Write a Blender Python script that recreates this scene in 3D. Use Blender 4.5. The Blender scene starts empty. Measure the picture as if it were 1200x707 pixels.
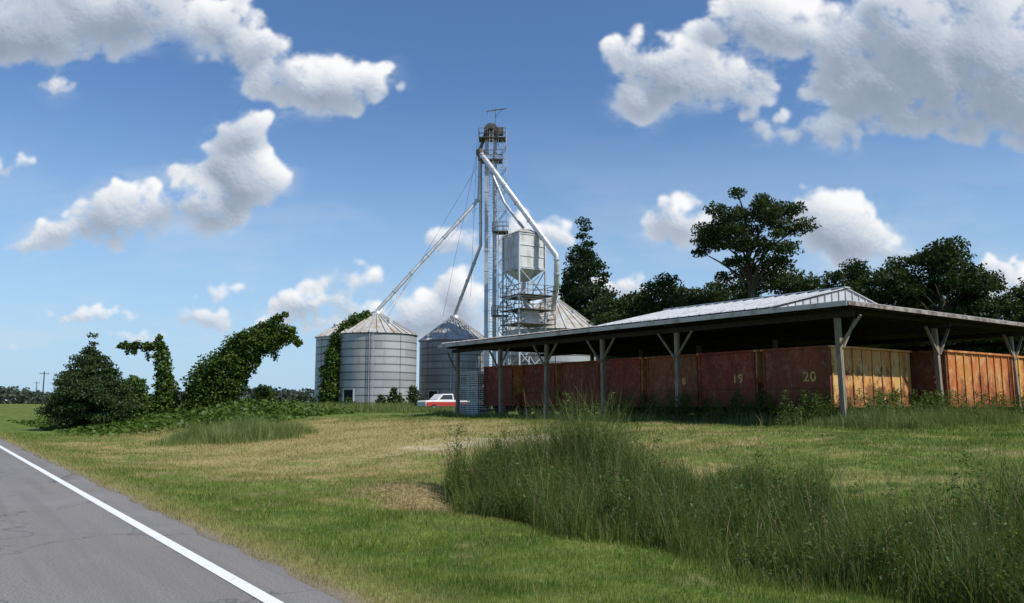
import bpy, math, random
import numpy as np
from mathutils import Vector, Matrix
R = math.radians
scene = bpy.context.scene
COL = scene.collection
rng = np.random.default_rng(7)
random.seed(7)

# ------------------------------------------------------------------ helpers
def link(o): COL.objects.link(o); return o

def top(o, label, category, group=None, kind=None):
    o["label"] = label; o["category"] = category
    if group: o["group"] = group
    if kind: o["kind"] = kind
    return o

def empty(name, loc, rotz, label, category, group=None):
    o = bpy.data.objects.new(name, None); o.location = loc; o.rotation_euler = (0, 0, rotz)
    o.empty_display_size = .5
    link(o); return top(o, label, category, group)

def mesh_np(name, V, F, mats, parent=None, smooth=False, mi=None):
    V = np.asarray(V, dtype=np.float32); F = np.asarray(F, dtype=np.int32)
    me = bpy.data.meshes.new(name)
    n = F.shape[1]
    me.vertices.add(len(V)); me.vertices.foreach_set("co", V.ravel())
    me.loops.add(F.size); me.loops.foreach_set("vertex_index", F.ravel())
    me.polygons.add(len(F))
    me.polygons.foreach_set("loop_start", np.arange(0, F.size, n, dtype=np.int32))
    try: me.polygons.foreach_set("loop_total", np.full(len(F), n, dtype=np.int32))
    except Exception: pass
    if not isinstance(mats, (list, tuple)): mats = [mats]
    for m in mats: me.materials.append(m)
    if mi is not None: me.polygons.foreach_set("material_index", np.asarray(mi, dtype=np.int32))
    if smooth: me.polygons.foreach_set("use_smooth", np.ones(len(F), dtype=bool))
    me.update(calc_edges=True); me.validate()
    o = bpy.data.objects.new(name, me); link(o)
    if parent: o.parent = parent
    return o

class MB:
    def __init__(s): s.v = []; s.f = []; s.m = []; s.s = []
    def add(s, vs, fs, m=0, smooth=False):
        b = len(s.v); s.v += [tuple(v) for v in vs]
        for f in fs: s.f.append(tuple(i + b for i in f)); s.m.append(m); s.s.append(smooth)
    def box(s, c, d, m=0, rot=None, taper=1.0):
        vs = []
        for z in (-.5, .5):
            k = 1.0 if z < 0 else taper
            for x, y in ((-.5, -.5), (.5, -.5), (.5, .5), (-.5, .5)):
                v = Vector((x * d[0] * k, y * d[1] * k, z * d[2]))
                if rot: v = rot @ v
                vs.append(v + Vector(c))
        s.add(vs, [(3, 2, 1, 0), (4, 5, 6, 7), (0, 1, 5, 4), (1, 2, 6, 5), (2, 3, 7, 6), (3, 0, 4, 7)], m)
    def beam(s, p, q, w, h=None, m=0):
        p = Vector(p); q = Vector(q); d = q - p; L = d.length
        if L < 1e-5: return
        h = h or w
        z = d.normalized(); up = Vector((0, 0, 1)) if abs(z.z) < .95 else Vector((1, 0, 0))
        x = up.cross(z).normalized(); y = z.cross(x)
        rot = Matrix((x, y, z)).transposed()
        s.box((p + q) / 2, (w, h, L), m, rot)
    def tube(s, pts, rad, n=8, m=0, cap=True):
        pts = [Vector(p) for p in pts]; vs = []; fs = []
        if not isinstance(rad, (list, tuple)): rad = [rad] * len(pts)
        px = None
        for i, p in enumerate(pts):
            d = (pts[min(i + 1, len(pts) - 1)] - pts[max(i - 1, 0)]).normalized()
            if px is None:
                up = Vector((0, 0, 1)) if abs(d.z) < .9 else Vector((1, 0, 0)); px = up.cross(d).normalized()
            px = (px - d * px.dot(d)).normalized(); py = d.cross(px)
            for k in range(n):
                a = 2 * math.pi * k / n
                vs.append(p + (px * math.cos(a) + py * math.sin(a)) * rad[i])
        for i in range(len(pts) - 1):
            for k in range(n):
                a = i * n + k; b = i * n + (k + 1) % n
                fs.append((a, b, b + n, a + n))
        s.add(vs, fs, m, True)
        if cap:
            s.add(vs[:n], [tuple(range(n - 1, -1, -1))], m); s.add(vs[-n:], [tuple(range(n))], m)
    def lathe(s, prof, n=48, c=(0, 0), m=0, smooth=True):
        vs = []; fs = []
        for r, z in prof:
            for k in range(n):
                a = 2 * math.pi * k / n
                vs.append((c[0] + r * math.cos(a), c[1] + r * math.sin(a), z))
        for i in range(len(prof) - 1):
            for k in range(n):
                a = i * n + k; b = i * n + (k + 1) % n
                fs.append((a, b, b + n, a + n))
        s.add(vs, fs, m, smooth)
    def obj(s, name, mats, parent=None, label=None, bevel=0):
        me = bpy.data.meshes.new(name); me.from_pydata(s.v, [], s.f)
        if not isinstance(mats, (list, tuple)): mats = [mats]
        for m in mats: me.materials.append(m)
        me.polygons.foreach_set("material_index", s.m); me.polygons.foreach_set("use_smooth", s.s)
        me.update()
        o = bpy.data.objects.new(name, me); link(o)
        if parent: o.parent = parent
        if label: o["label"] = label
        if bevel:
            b = o.modifiers.new("b", 'BEVEL'); b.width = bevel; b.segments = 2; b.limit_method = 'ANGLE'
        return o

# ------------------------------------------------------------------ materials
def new_mat(name):
    m = bpy.data.materials.new(name); m.use_nodes = True
    nt = m.node_tree; nt.nodes.clear()
    return m, nt
class NT:
    def __init__(s, nt): s.nt = nt
    def n(s, t): return s.nt.nodes.new(t)
    def put(s, sock, v):
        if isinstance(v, bpy.types.NodeSocket): s.nt.links.new(v, sock)
        else: sock.default_value = v
    def math(s, op, a, b=None, c=None, clamp=False):
        nd = s.nt.nodes.new("ShaderNodeMath"); nd.operation = op; nd.use_clamp = clamp
        s.put(nd.inputs[0], a)
        if b is not None: s.put(nd.inputs[1], b)
        if c is not None: s.put(nd.inputs[2], c)
        return nd.outputs[0]
    def vmath(s, op, a, b=None, out=0):
        nd = s.nt.nodes.new("ShaderNodeVectorMath"); nd.operation = op
        s.put(nd.inputs[0], a)
        if b is not None: s.put(nd.inputs[1], b)
        return nd.outputs[out]
    def noise(s, vec, scale, detail=4, rough=.55, out=0, dist=0):
        nd = s.nt.nodes.new("ShaderNodeTexNoise"); s.put(nd.inputs["Vector"], vec)
        nd.inputs["Scale"].default_value = scale; nd.inputs["Detail"].default_value = detail
        nd.inputs["Roughness"].default_value = rough; nd.inputs["Distortion"].default_value = dist
        return nd.outputs[out]
    def sstep(s, v, a, b):
        nd = s.nt.nodes.new("ShaderNodeMapRange"); nd.interpolation_type = 'SMOOTHSTEP'
        s.put(nd.inputs[0], v); nd.inputs[1].default_value = a; nd.inputs[2].default_value = b
        return nd.outputs[0]
    def mix(s, f, a, b, bt='MIX'):
        nd = s.nt.nodes.new("ShaderNodeMix"); nd.data_type = 'RGBA'; nd.blend_type = bt
        s.put(nd.inputs[0], f)
        for i, v in ((6, a), (7, b)):
            if isinstance(v, (tuple, list)) and len(v) == 3: v = (*v, 1)
            s.put(nd.inputs[i], v)
        return nd.outputs[2]
    def scalev(s, vec, sc):
        return s.vmath('MULTIPLY', vec, sc)

def obj_coord(T):
    return T.n("ShaderNodeTexCoord").outputs["Object"]
def pos(T):
    return T.n("ShaderNodeNewGeometry").outputs["Position"]

def finish(T, color, rough=.8, metal=0, bump=None, bstr=.3, bdist=.02, spec=.3):
    p = T.n("ShaderNodeBsdfPrincipled"); o = T.n("ShaderNodeOutputMaterial")
    if isinstance(color, (tuple, list)) and len(color) == 3: color = (*color, 1)
    T.put(p.inputs["Base Color"], color); T.put(p.inputs["Roughness"], rough); T.put(p.inputs["Metallic"], metal)
    p.inputs["Specular IOR Level"].default_value = spec
    if bump is not None:
        b = T.n("ShaderNodeBump"); b.inputs["Strength"].default_value = bstr; b.inputs["Distance"].default_value = bdist
        T.put(b.inputs["Height"], bump); T.nt.links.new(b.outputs[0], p.inputs["Normal"])
    T.nt.links.new(p.outputs[0], o.inputs[0])

def simple(name, c1, c2, scale=3, rough=.8, metal=0, stretch=(1, 1, 1), lo=.4, hi=.65, spec=.3, bump=.2):
    m, nt = new_mat(name); T = NT(nt)
    v = T.scalev(obj_coord(T), stretch)
    n1 = T.noise(v, scale, 6, .6)
    c = T.mix(T.sstep(n1, lo, hi), c1, c2)
    finish(T, c, rough, metal, n1, bump, .02, spec)
    return m

def leaf_mat(name, dark, light, tint=None, trans=.3, nscale=.6):
    m, nt = new_mat(name); T = NT(nt)
    g = T.n("ShaderNodeNewGeometry")
    isl = g.outputs["Random Per Island"]
    n1 = T.noise(g.outputs["Position"], nscale, 3)
    f = T.math('ADD', T.math('MULTIPLY', isl, .6), T.math('MULTIPLY', T.sstep(n1, .35, .65), .4))
    c = T.mix(f, dark, light)
    if tint:
        c = T.mix(T.math('GREATER_THAN', isl, .93), c, tint)
    d = T.n("ShaderNodeBsdfDiffuse"); t = T.n("ShaderNodeBsdfTranslucent"); mx = T.n("ShaderNodeMixShader")
    T.put(d.inputs[0], c); T.put(t.inputs[0], T.mix(.3, c, (.16, .22, .02), 'MIX'))
    mx.inputs[0].default_value = trans
    nt.links.new(d.outputs[0], mx.inputs[1]); nt.links.new(t.outputs[0], mx.inputs[2])
    gl = T.n("ShaderNodeBsdfGlossy"); gl.inputs[0].default_value = (.8, .9, 1, 1); gl.inputs[1].default_value = .5
    m2 = T.n("ShaderNodeMixShader"); m2.inputs[0].default_value = .015
    nt.links.new(mx.outputs[0], m2.inputs[1]); nt.links.new(gl.outputs[0], m2.inputs[2])
    o = T.n("ShaderNodeOutputMaterial"); nt.links.new(m2.outputs[0], o.inputs[0])
    return m

ROADQ = (.811, .585, 0); ROADR = (-.585, .811, 0)

def ground_color(T, gain=1.0):
    P = pos(T)
    q = T.vmath('DOT_PRODUCT', P, ROADQ, 1); r = T.vmath('DOT_PRODUCT', P, ROADR, 1)
    nb = T.noise(P, .22, 5, .6); nm = T.noise(P, 1.1, 5, .65); nf = T.noise(P, 9, 4, .7)
    green = T.mix(T.sstep(nm, .35, .65), (.070 * gain, .124 * gain, .020 * gain), (.150 * gain, .205 * gain, .038 * gain))
    dry = T.mix(T.sstep(nf, .35, .65), (.29 * gain, .225 * gain, .085 * gain), (.46 * gain, .38 * gain, .18 * gain))
    a = T.math('DIVIDE', T.math('SUBTRACT', q, 13.5), 10.0); b = T.math('DIVIDE', T.math('SUBTRACT', r, 31.0), 18.0)
    d2 = T.math('SQRT', T.math('ADD', T.math('MULTIPLY', a, a), T.math('MULTIPLY', b, b)))
    d2 = T.math('ADD', d2, T.math('MULTIPLY', T.math('SUBTRACT', nb, .5), 2.6))
    d2 = T.math('ADD', d2, T.math('MULTIPLY', T.math('SUBTRACT', nm, .5), 2.6))
    fd = T.math('SUBTRACT', 1.0, T.sstep(d2, .45, 1.3))
    fp = T.math('MULTIPLY', T.sstep(T.math('ADD', T.math('MULTIPLY', nb, .5), T.math('MULTIPLY', nm, .5)), .49, .64), T.math('ADD', .22, T.math('MULTIPLY', T.sstep(q, 5.0, 9.0), .33)))
    fs = T.math('MULTIPLY', T.math('SUBTRACT', 1.0, T.sstep(T.math('ADD', q, T.math('MULTIPLY', nm, 1.2)), 3.3, 4.8)), .7)
    f = T.math('MAXIMUM', T.math('MAXIMUM', T.math('MULTIPLY', fd, .92), fp), fs)
    c = T.mix(f, green, dry)
    a = T.math('DIVIDE', T.math('SUBTRACT', q, 8.0), 1.2); b = T.math('DIVIDE', T.math('SUBTRACT', r, 13.6), 2.6)
    d4 = T.math('SQRT', T.math('ADD', T.math('MULTIPLY', a, a), T.math('MULTIPLY', b, b)))
    fe = T.math('SUBTRACT', 1.0, T.sstep(T.math('ADD', d4, nm), .9, 1.9))
    c = T.mix(T.math('MULTIPLY', fe, .8), c, T.mix(T.sstep(nf, .4, .6), (.15, .105, .055), (.32, .24, .12)))
    a = T.math('DIVIDE', T.math('SUBTRACT', q, 14.8), 4.2); b = T.math('DIVIDE', T.math('SUBTRACT', r, 22.0), 3.0)
    d3 = T.math('SQRT', T.math('ADD', T.math('MULTIPLY', a, a), T.math('MULTIPLY', b, b)))
    d3 = T.math('ADD', d3, T.math('MULTIPLY', T.math('SUBTRACT', nm, .5), 4.0))
    fb = T.math('SUBTRACT', 1.0, T.sstep(d3, .0, .9))
    return c, fb, nf, q

def mk_ground():
    m, nt = new_mat("grass_ground_material"); T = NT(nt)
    c, fb, nf, q = ground_color(T, .85)
    c = T.mix(T.math('MULTIPLY', fb, .75), c, (.50, .42, .28))
    c = T.mix(T.math('SUBTRACT', 1.0, T.sstep(q, 2.95, 3.25)), c, (.24, .20, .14))
    finish(T, c, .95, 0, nf, .6, .05, .1)
    return m
def mk_blade():
    m, nt = new_mat("mown_grass_material"); T = NT(nt)
    c, fb, nf, q = ground_color(T, 1.25)
    isl = T.n("ShaderNodeNewGeometry").outputs["Random Per Island"]
    c = T.mix(T.math('MULTIPLY', isl, .5), c, T.mix(.5, c, (.03, .05, .008)))
    c = T.mix(T.math('GREATER_THAN', isl, .90), c, (.40, .33, .16))
    d = T.n("ShaderNodeBsdfDiffuse"); t = T.n("ShaderNodeBsdfTranslucent"); mx = T.n("ShaderNodeMixShader")
    T.put(d.inputs[0], c); T.put(t.inputs[0], c); mx.inputs[0].default_value = .4
    nt.links.new(d.outputs[0], mx.inputs[1]); nt.links.new(t.outputs[0], mx.inputs[2])
    o = T.n("ShaderNodeOutputMaterial"); nt.links.new(mx.outputs[0], o.inputs[0])
    return m
def mk_asphalt():
    m, nt = new_mat("asphalt_material"); T = NT(nt)
    P = pos(T)
    q = T.vmath('DOT_PRODUCT', P, ROADQ, 1); r = T.vmath('DOT_PRODUCT', P, ROADR, 1)
    nf = T.noise(P, 45, 4, .85); nb = T.noise(P, .6, 5, .6)
    cb = T.n("ShaderNodeCombineXYZ"); T.put(cb.inputs[0], q); T.put(cb.inputs[1], T.math('MULTIPLY', r, .04))
    ns = T.noise(cb.outputs[0], 2.2, 4, .6)
    c = T.mix(T.sstep(nf, .28, .72), (.115, .109, .105), (.30, .285, .27))
    c = T.mix(T.math('MULTIPLY', T.sstep(ns, .4, .7), .45), c, (.14, .132, .126))
    c = T.mix(T.math('MULTIPLY', T.sstep(nb, .5, .7), .35), c, (.26, .245, .235))
    # thin sealed cracks
    vo = T.n("ShaderNodeTexVoronoi"); vo.feature = 'DISTANCE_TO_EDGE'; vo.inputs["Scale"].default_value = .35
    T.put(vo.inputs["Vector"], T.vmath('ADD', P, T.scalev(T.noise(P, 1.5, 4, .6, 1), (1.2, 1.2, 0))))
    c = T.mix(T.math('MULTIPLY', T.math('SUBTRACT', 1.0, T.sstep(vo.outputs[0], .002, .010)), .5), c, (.07, .066, .063))
    finish(T, c, .9, 0, nf, .5, .01, .12)
    return m
def mk_paint(name, col):
    m, nt = new_mat(name); T = NT(nt)
    P = pos(T); n1 = T.noise(P, 14, 5, .75)
    c = T.mix(T.sstep(n1, .56, .72), col, (.38, .36, .34))
    finish(T, c, .7, 0, n1, .2, .01); return m

def galv(name, base=(.37, .38, .38), metal=.2, ringh=.82, rust=.25):
    m, nt = new_mat(name); T = NT(nt)
    O = obj_coord(T); sp = T.n("ShaderNodeSeparateXYZ"); T.put(sp.inputs[0], O)
    zi = T.math('FLOOR', T.math('DIVIDE', sp.outputs[2], ringh))
    ang = T.math('FLOOR', T.math('MULTIPLY', T.math('ARCTAN2', sp.outputs[1], sp.outputs[0]), 1.6))
    cb = T.n("ShaderNodeCombineXYZ"); T.put(cb.inputs[0], zi); T.put(cb.inputs[1], ang)
    wn = T.n("ShaderNodeTexWhiteNoise"); T.put(wn.inputs["Vector"], cb.outputs[0])
    st = T.noise(T.scalev(O, (1.5, 1.5, .15)), 1.6, 6, .7)
    b2 = tuple(x * .66 for x in base); b3 = tuple(min(1, x * 1.25) for x in base)
    c = T.mix(wn.outputs[0], b2, b3)
    c = T.mix(.45, c, base)
    fr = T.math('ABSOLUTE', T.math('SUBTRACT', T.math('FRACT', T.math('DIVIDE', sp.outputs[2], ringh)), .5))
    c = T.mix(T.math('MULTIPLY', T.sstep(fr, .36, .47), .85), c, (.08, .08, .08))
    c = T.mix(T.math('MULTIPLY', T.sstep(st, .50, .75), rust * 2), c, (.20, .15, .10))
    finish(T, c, .5, metal, st, .1, .02, .5)
    return m
GALV = galv("galvanised_wall_material")
def mk_roofmetal(name, base, rust, rc=(.19, .12, .07), metal=.25):
    m, nt = new_mat(name); T = NT(nt)
    O = obj_coord(T); n1 = T.noise(O, .8, 6, .7); n2 = T.noise(O, 5, 4, .6)
    c = T.mix(T.sstep(n2, .3, .7), tuple(x * .8 for x in base), base)
    c = T.mix(T.math('MULTIPLY', T.sstep(n1, .44, .64), rust), c, rc)
    finish(T, c, .45, metal, n2, .08, .02, .5); return m
ROOFM = mk_roofmetal("galvanised_roof_material", (.54, .53, .50), .85, (.36, .29, .20), .15)
TOWERM = simple("galvanised_steel_material", (.38, .39, .40), (.58, .59, .60), 1.5, .4, .35, (1, 1, .3), .35, .7, .5)
SPOUTM = simple("bright_spout_material", (.55, .56, .57), (.72, .73, .74), 1.5, .35, .35, (1, 1, 1), .35, .7, .5)
TOWERD = simple("weathered_steel_material", (.07, .065, .06), (.18, .16, .14), 2, .7, .2)
WHITES = simple("painted_tank_material", (.56, .56, .55), (.32, .30, .26), 1.2, .5, .1, (1, 1, .3), .46, .75, .4)
DARK = simple("dark_opening_material", (.012, .012, .013), (.03, .028, .025), 3, .9)
CONC = simple("concrete_material", (.32, .31, .29), (.22, .21, .19), 2, .9)
WOOD = simple("weathered_post_material", (.30, .25, .19), (.12, .095, .07), 3, .9, 0, (6, 6, .5), .35, .7, .2, .5)
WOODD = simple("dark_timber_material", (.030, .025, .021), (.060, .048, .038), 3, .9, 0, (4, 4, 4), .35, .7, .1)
EDGEM = simple("rusty_roof_edge_material", (.34, .31, .28), (.13, .10, .08), 2, .7, .1, (1, 1, 1), .38, .62)
FASC = simple("lit_fascia_material", (.50, .48, .44), (.26, .23, .19), 1.3, .8, 0, (1, 1, 1), .45, .7, .2)  # pale tone paints a lit edge onto the eave board that faces away from sun
SHEETR = mk_roofmetal("shed_roof_sheet_material", (.58, .59, .60), .25)
SHEETO = mk_roofmetal("weathered_roof_sheet_material", (.52, .50, .47), .6, (.28, .20, .14))
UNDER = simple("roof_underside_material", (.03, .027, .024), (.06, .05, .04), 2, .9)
RUBBER = simple("rubber_material", (.02, .02, .02), (.035, .033, .03), 4, .9)
BARK = simple("bark_material", (.055, .042, .032), (.11, .09, .07), 4, .95, 0, (3, 3, .6), .35, .7, .1, .5)
LEAFT = leaf_mat("tree_leaf_material", (.013, .025, .006), (.046, .072, .016), None, .2, .5)
LEAFP = leaf_mat("pine_needle_material", (.011, .025, .008), (.032, .058, .018), None, .15, .5)
LEAFC = leaf_mat("cedar_leaf_material", (.020, .038, .012), (.055, .090, .024), None, .2, .8)
LEAFK = leaf_mat("kudzu_leaf_material", (.034, .072, .010), (.100, .165, .026), None, .3, 1.2)
LEAFB = leaf_mat("undergrowth_leaf_material", (.010, .020, .006), (.034, .055, .013), None, .2, .3)
WEED = leaf_mat("weed_material", (.050, .085, .014), (.160, .210, .044), (.26, .20, .09), .35, .9)
WEEDL = leaf_mat("broad_weed_material", (.035, .070, .012), (.11, .175, .03), (.16, .12, .05), .35, 1.5)
TALLG = leaf_mat("tall_grass_material", (.10, .15, .030), (.24, .28, .09), (.42, .33, .17), .4, .7)
SEEDM = leaf_mat("seed_head_material", (.11, .10, .04), (.26, .23, .11), None, .3, 1.5)

def wagon_mat(name, a, b, c3, alt, lo=.42, hi=.62, streak=.8, pale=.5, rust=.85, ps=3.5, palec=(.60, .50, .36), mixalt=.7):
    m, nt = new_mat(name); T = NT(nt)
    O = obj_coord(T); oi = T.n("ShaderNodeObjectInfo"); rd = oi.outputs["Random"]
    sp = T.n("ShaderNodeSeparateXYZ"); T.put(sp.inputs[0], O)
    off = T.n("ShaderNodeCombineXYZ"); T.put(off.inputs[0], T.math('MULTIPLY', rd, 40))
    v = T.vmath('ADD', T.scalev(O, (1, 1, .35)), off.outputs[0])
    v2 = T.vmath('ADD', T.scalev(O, (1, 1, .8)), off.outputs[0])
    n1 = T.noise(v, .9, 6, .62); n2 = T.noise(v, 4.0, 6, .75); n3 = T.noise(v2, 1.6, 8, .75)
    c = T.mix(T.sstep(n1, lo, hi), a, b)
    c = T.mix(T.math('MULTIPLY', T.sstep(rd, .35, .95), mixalt), c, alt)
    pal = T.noise(v2, ps, 7, .8)
    c = T.mix(T.math('MULTIPLY', T.sstep(pal, .50, .60), pale), c, palec)
    c = T.mix(T.math('MULTIPLY', T.sstep(n2, .50, .64), streak), c, c3)
    g = T.math('ADD', n3, T.math('MULTIPLY', T.math('SUBTRACT', 1.9, sp.outputs[2]), .10))
    c = T.mix(T.math('MULTIPLY', T.sstep(g, .50, .58), rust), c, (.17, .055, .026))
    finish(T, c, .8, 0, n2, .25, .01, .2); return m
WRED = wagon_mat("faded_red_paint_material", (.25, .055, .032), (.17, .042, .027), (.10, .04, .026), (.24, .11, .042), pale=.14, rust=.6)
WYEL = wagon_mat("faded_yellow_paint_material", (.56, .22, .055), (.58, .36, .12), (.34, .11, .04), (.50, .24, .08), pale=.55, rust=.85, ps=1.8, palec=(.60, .46, .26))
WORA = wagon_mat("faded_orange_paint_material", (.50, .15, .035), (.60, .34, .08), (.26, .08, .035), (.40, .12, .04), pale=.45, rust=.75, ps=1.8, palec=(.60, .42, .20))
NUM = simple("number_paint_material", (.66, .46, .16), (.36, .19, .08), 7, .8, 0, (1, 1, 1), .45, .65)

# ------------------------------------------------------------------ terrain
def smooth(x):
    x = np.clip(x, 0, 1); return x * x * (3 - 2 * x)
def gz_qr(q, r):
    q = np.asarray(q, float); r = np.asarray(r, float)
    z = .7 * smooth((q - 8) / 14)
    z = z - .14 * smooth((q - 2.9) / 2.2) * (1 - smooth((q - 7) / 5))
    z = z - .62 * np.exp(-((q - 9.6) / 1.7) ** 2) * (1 - smooth((r - 12.5) / 3.5))
    bump = .035 * np.sin(q * 1.1 + r * .7) + .03 * np.sin(r * 1.7 - q * .6) + .02 * np.sin(q * 2.9 + 1.3) * np.sin(r * 2.3)
    z = z + bump * smooth((q - 3.2) / 2)
    z = np.where(q < 2.86, -.05, z - .012)
    z = np.where(q < -5.6, -.05 - .15 * smooth((-5.6 - q) / 3), z)
    return z
def gz(x, y):
    x = np.asarray(x, float); y = np.asarray(y, float)
    return gz_qr(x * .811 + y * .585, -x * .585 + y * .811)
def h(x, y): return float(gz(x, y))

qs = np.concatenate([[-3000, -1200, -500, -200, -80, -30, -12, -8.6, -7, -5.61], [-5.59, -3, 0, 2.85, 2.87], np.arange(3.1, 24, .3), np.arange(24.5, 40, 1.0), [44, 50, 60, 75, 100, 150, 250, 400, 800, 1600, 3500]])
rs = np.concatenate([[-600, -200, -80, -40, -20, -12], np.arange(-8, 45, .45), np.arange(46, 80, 2.0), [85, 95, 110, 140, 180, 250, 400, 700, 1200, 2400, 4500]])
QQ, RR = np.meshgrid(qs, rs)
ZZ = gz_qr(QQ, RR)
V = np.stack([QQ * .811 - RR * .585, QQ * .585 + RR * .811, ZZ], -1).reshape(-1, 3)
nq, nr = len(qs), len(rs)
i, j = np.meshgrid(np.arange(nq - 1), np.arange(nr - 1)); a = (j * nq + i).ravel()
F = np.stack([a, a + 1, a + nq + 1, a + nq], 1)
g = mesh_np("ground", V, F, mk_ground(), smooth=True); top(g, "grassy roadside field with a ditch and dry patches", "ground", kind="structure")

def strip(name, q0, q1, z, mat, label, cat, r0=-300, r1=2500, wob=0):
    r = np.concatenate([np.arange(r0, -10, 30), np.arange(-10, 60, .5), np.arange(60, 300, 10), np.arange(300, r1, 100)])
    w = wob * (np.sin(r * 1.7) + np.sin(r * 4.1 + 1) * .6 + rng.normal(0, .5, len(r)))
    V = []
    for k, rr in enumerate(r):
        for qq in (q0, q1 + w[k]):
            V.append((qq * .811 - rr * .585, qq * .585 + rr * .811, z))
    n = len(r); a = np.arange(n - 1) * 2
    o = mesh_np(name, V, np.stack([a, a + 1, a + 3, a + 2], 1), mat)
    return top(o, label, cat, kind="structure")
strip("road", -5.5, 2.9, 0.0, mk_asphalt(), "grey worn asphalt two lane rural road", "road", wob=.045)
wp = mk_paint("white_road_paint_material", (.74, .74, .72)); yp = mk_paint("yellow_road_paint_material", (.62, .42, .05))
strip("road_edge_line", 2.34, 2.47, .005, wp, "solid white line painted along the road edge", "road marking")
strip("road_edge_line", -5.07, -4.94, .005, wp, "solid white line painted along the far road edge", "road marking")
strip("road_centre_line", -1.30, -1.19, .005, yp, "yellow line painted down the road centre", "road marking")
strip("road_centre_line", -1.52, -1.41, .005, yp, "yellow line painted down the road centre", "road marking")

# ------------------------------------------------------------------ blades / leaves
def blades(name, X, Y, H, W, mat, label, cat, lean=.35, segs=1, zoff=0, kind="stuff"):
    n = len(X); Z = gz(X, Y) + zoff
    ang = rng.uniform(0, 2 * np.pi, n); la = rng.uniform(0, 2 * np.pi, n); ll = rng.uniform(.1, 1, n) * lean * H
    dx = np.cos(ang) * W / 2; dy = np.sin(ang) * W / 2
    lx = np.cos(la) * ll; ly = np.sin(la) * ll
    base = np.stack([X, Y, Z - .02], 1); side = np.stack([dx, dy, np.zeros(n)], 1)
    if segs == 1:
        tip = base + np.stack([lx, ly, H + .02], 1)
        V = np.stack([base - side, base + side, tip], 1).reshape(-1, 3)
        F = np.arange(3 * n).reshape(-1, 3)
    else:
        vs = []
        for k in range(segs + 1):
            t = k / segs; c = base + np.stack([lx * t * t, ly * t * t, (H + .02) * (t - .12 * t * t * (ll / H) * 2)], 1)
            w = side * (1 - t * .92)
            vs += [c - w, c + w]
        V = np.stack(vs, 1).reshape(-1, 3); m = 2 * (segs + 1)
        F = []
        b = np.arange(n) * m
        for k in range(segs): F.append(np.stack([b + 2 * k, b + 2 * k + 1, b + 2 * k + 3, b + 2 * k + 2], 1))
        F = np.concatenate(F)
    o = mesh_np(name, V, F, mat)
    if kind: top(o, label, cat, kind=kind)
    return o

def leaf_geo(P, size, flat=.0, asp=.55):
    n = len(P)
    nrm = rng.normal(size=(n, 3)); nrm[:, 2] += flat * 2 * np.sign(nrm[:, 2] + .3) 
    nrm /= np.linalg.norm(nrm, axis=1)[:, None]
    t = rng.normal(size=(n, 3)); d1 = np.cross(nrm, t); d1 /= np.linalg.norm(d1, axis=1)[:, None]
    d2 = np.cross(nrm, d1)
    s = (size * rng.uniform(.6, 1.3, n))[:, None]
    V = np.stack([P - d1 * s * .5, P + d2 * s * asp * .5, P + d1 * s * .5, P - d2 * s * asp * .5], 1).reshape(-1, 3)
    return V, np.arange(4 * n).reshape(-1, 4)

def blob_pts(c, r, n, sq=(1, 1, 1), shell=.45):
    d = rng.normal(size=(n, 3)); d /= np.linalg.norm(d, axis=1)[:, None]
    rr = rng.uniform(0, 1, n) ** shell * (1 + .25 * np.sin(d[:, 0] * 5 + c[0]) * np.sin(d[:, 2] * 6 + c[1]))
    return np.asarray(c) + d * rr[:, None] * r * np.asarray(sq)

def tree(name, x, y, H, rad, crown_lo, label, n_cl=40, cl_r=1.6, per=260, leaf=.5, mat=None, group=None, lean=(0, 0), trunk_r=.35, shape='round', cat="tree", sep=.62):
    mat = mat or LEAFT
    z0 = h(x, y)
    root = empty(name, (x, y, z0), 0, label, cat, group)
    P = []; limbs = MB()
    cz = (crown_lo + H) / 2; ch = (H - crown_lo) / 2
    tp = [Vector((0, 0, -.2)), Vector((lean[0] * .2, lean[1] * .2, H * .3)), Vector((lean[0] * .5 + .3, lean[1] * .5, H * .55)), Vector((lean[0], lean[1], H * .86))]
    limbs.tube(tp, [trunk_r, trunk_r * .8, trunk_r * .6, trunk_r * .15], 8)
    cen = []
    for k in range(n_cl):
        for _ in range(20):
            d = rng.normal(size=3); d /= np.linalg.norm(d); rr = rng.uniform(.25, 1) ** .5
            p = d * rr
            f = 1.0
            zz = p[2]
            if shape == 'cone': f = max(.12, (1 - (zz + 1) / 2) * 1.25); p = np.array([p[0] * f, p[1] * f, zz])
            elif shape == 'pine': f = max(.15, (1 - ((zz + 1) / 2) ** 1.5)); p = np.array([p[0] * f, p[1] * f, zz])
            c = np.array([p[0] * rad, p[1] * rad, cz + p[2] * ch])
            if all(np.linalg.norm(c - c2) > cl_r * sep for c2, _r in cen): break
        r = cl_r * rng.uniform(.55, 1.25)
        if shape != 'round': r *= (.5 + .6 * f if f < 1 else 1)
        cen.append((c, r))
        c2 = c + np.array([lean[0], lean[1], 0]) * (c[2] / H)
        P.append(blob_pts(c2, r, int(per * (r / cl_r) ** 2), (1.1, 1.1, .62 if shape == 'round' else .5)))
        if k % 2 == 0:
            tz = max(crown_lo * .6, c2[2] - abs(np.hypot(c2[0], c2[1])) * .7 - .5); tz = min(tz, H * .8)
            t = tz / (H * .86)
            b = Vector((lean[0] * t + .2, lean[1] * t, tz)); e = Vector(c2); mid = b.lerp(e, .5) + Vector((0, 0, .4))
            limbs.tube([b, mid, e], [trunk_r * .42 * (1 - t * .6), trunk_r * .22, .03], 5, 0, False)
    P = np.concatenate(P)
    limbs.obj("trunk", BARK, root)
    V, F = leaf_geo(P, leaf)
    mesh_np("crown", V, F, mat, root)
    return root

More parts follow.
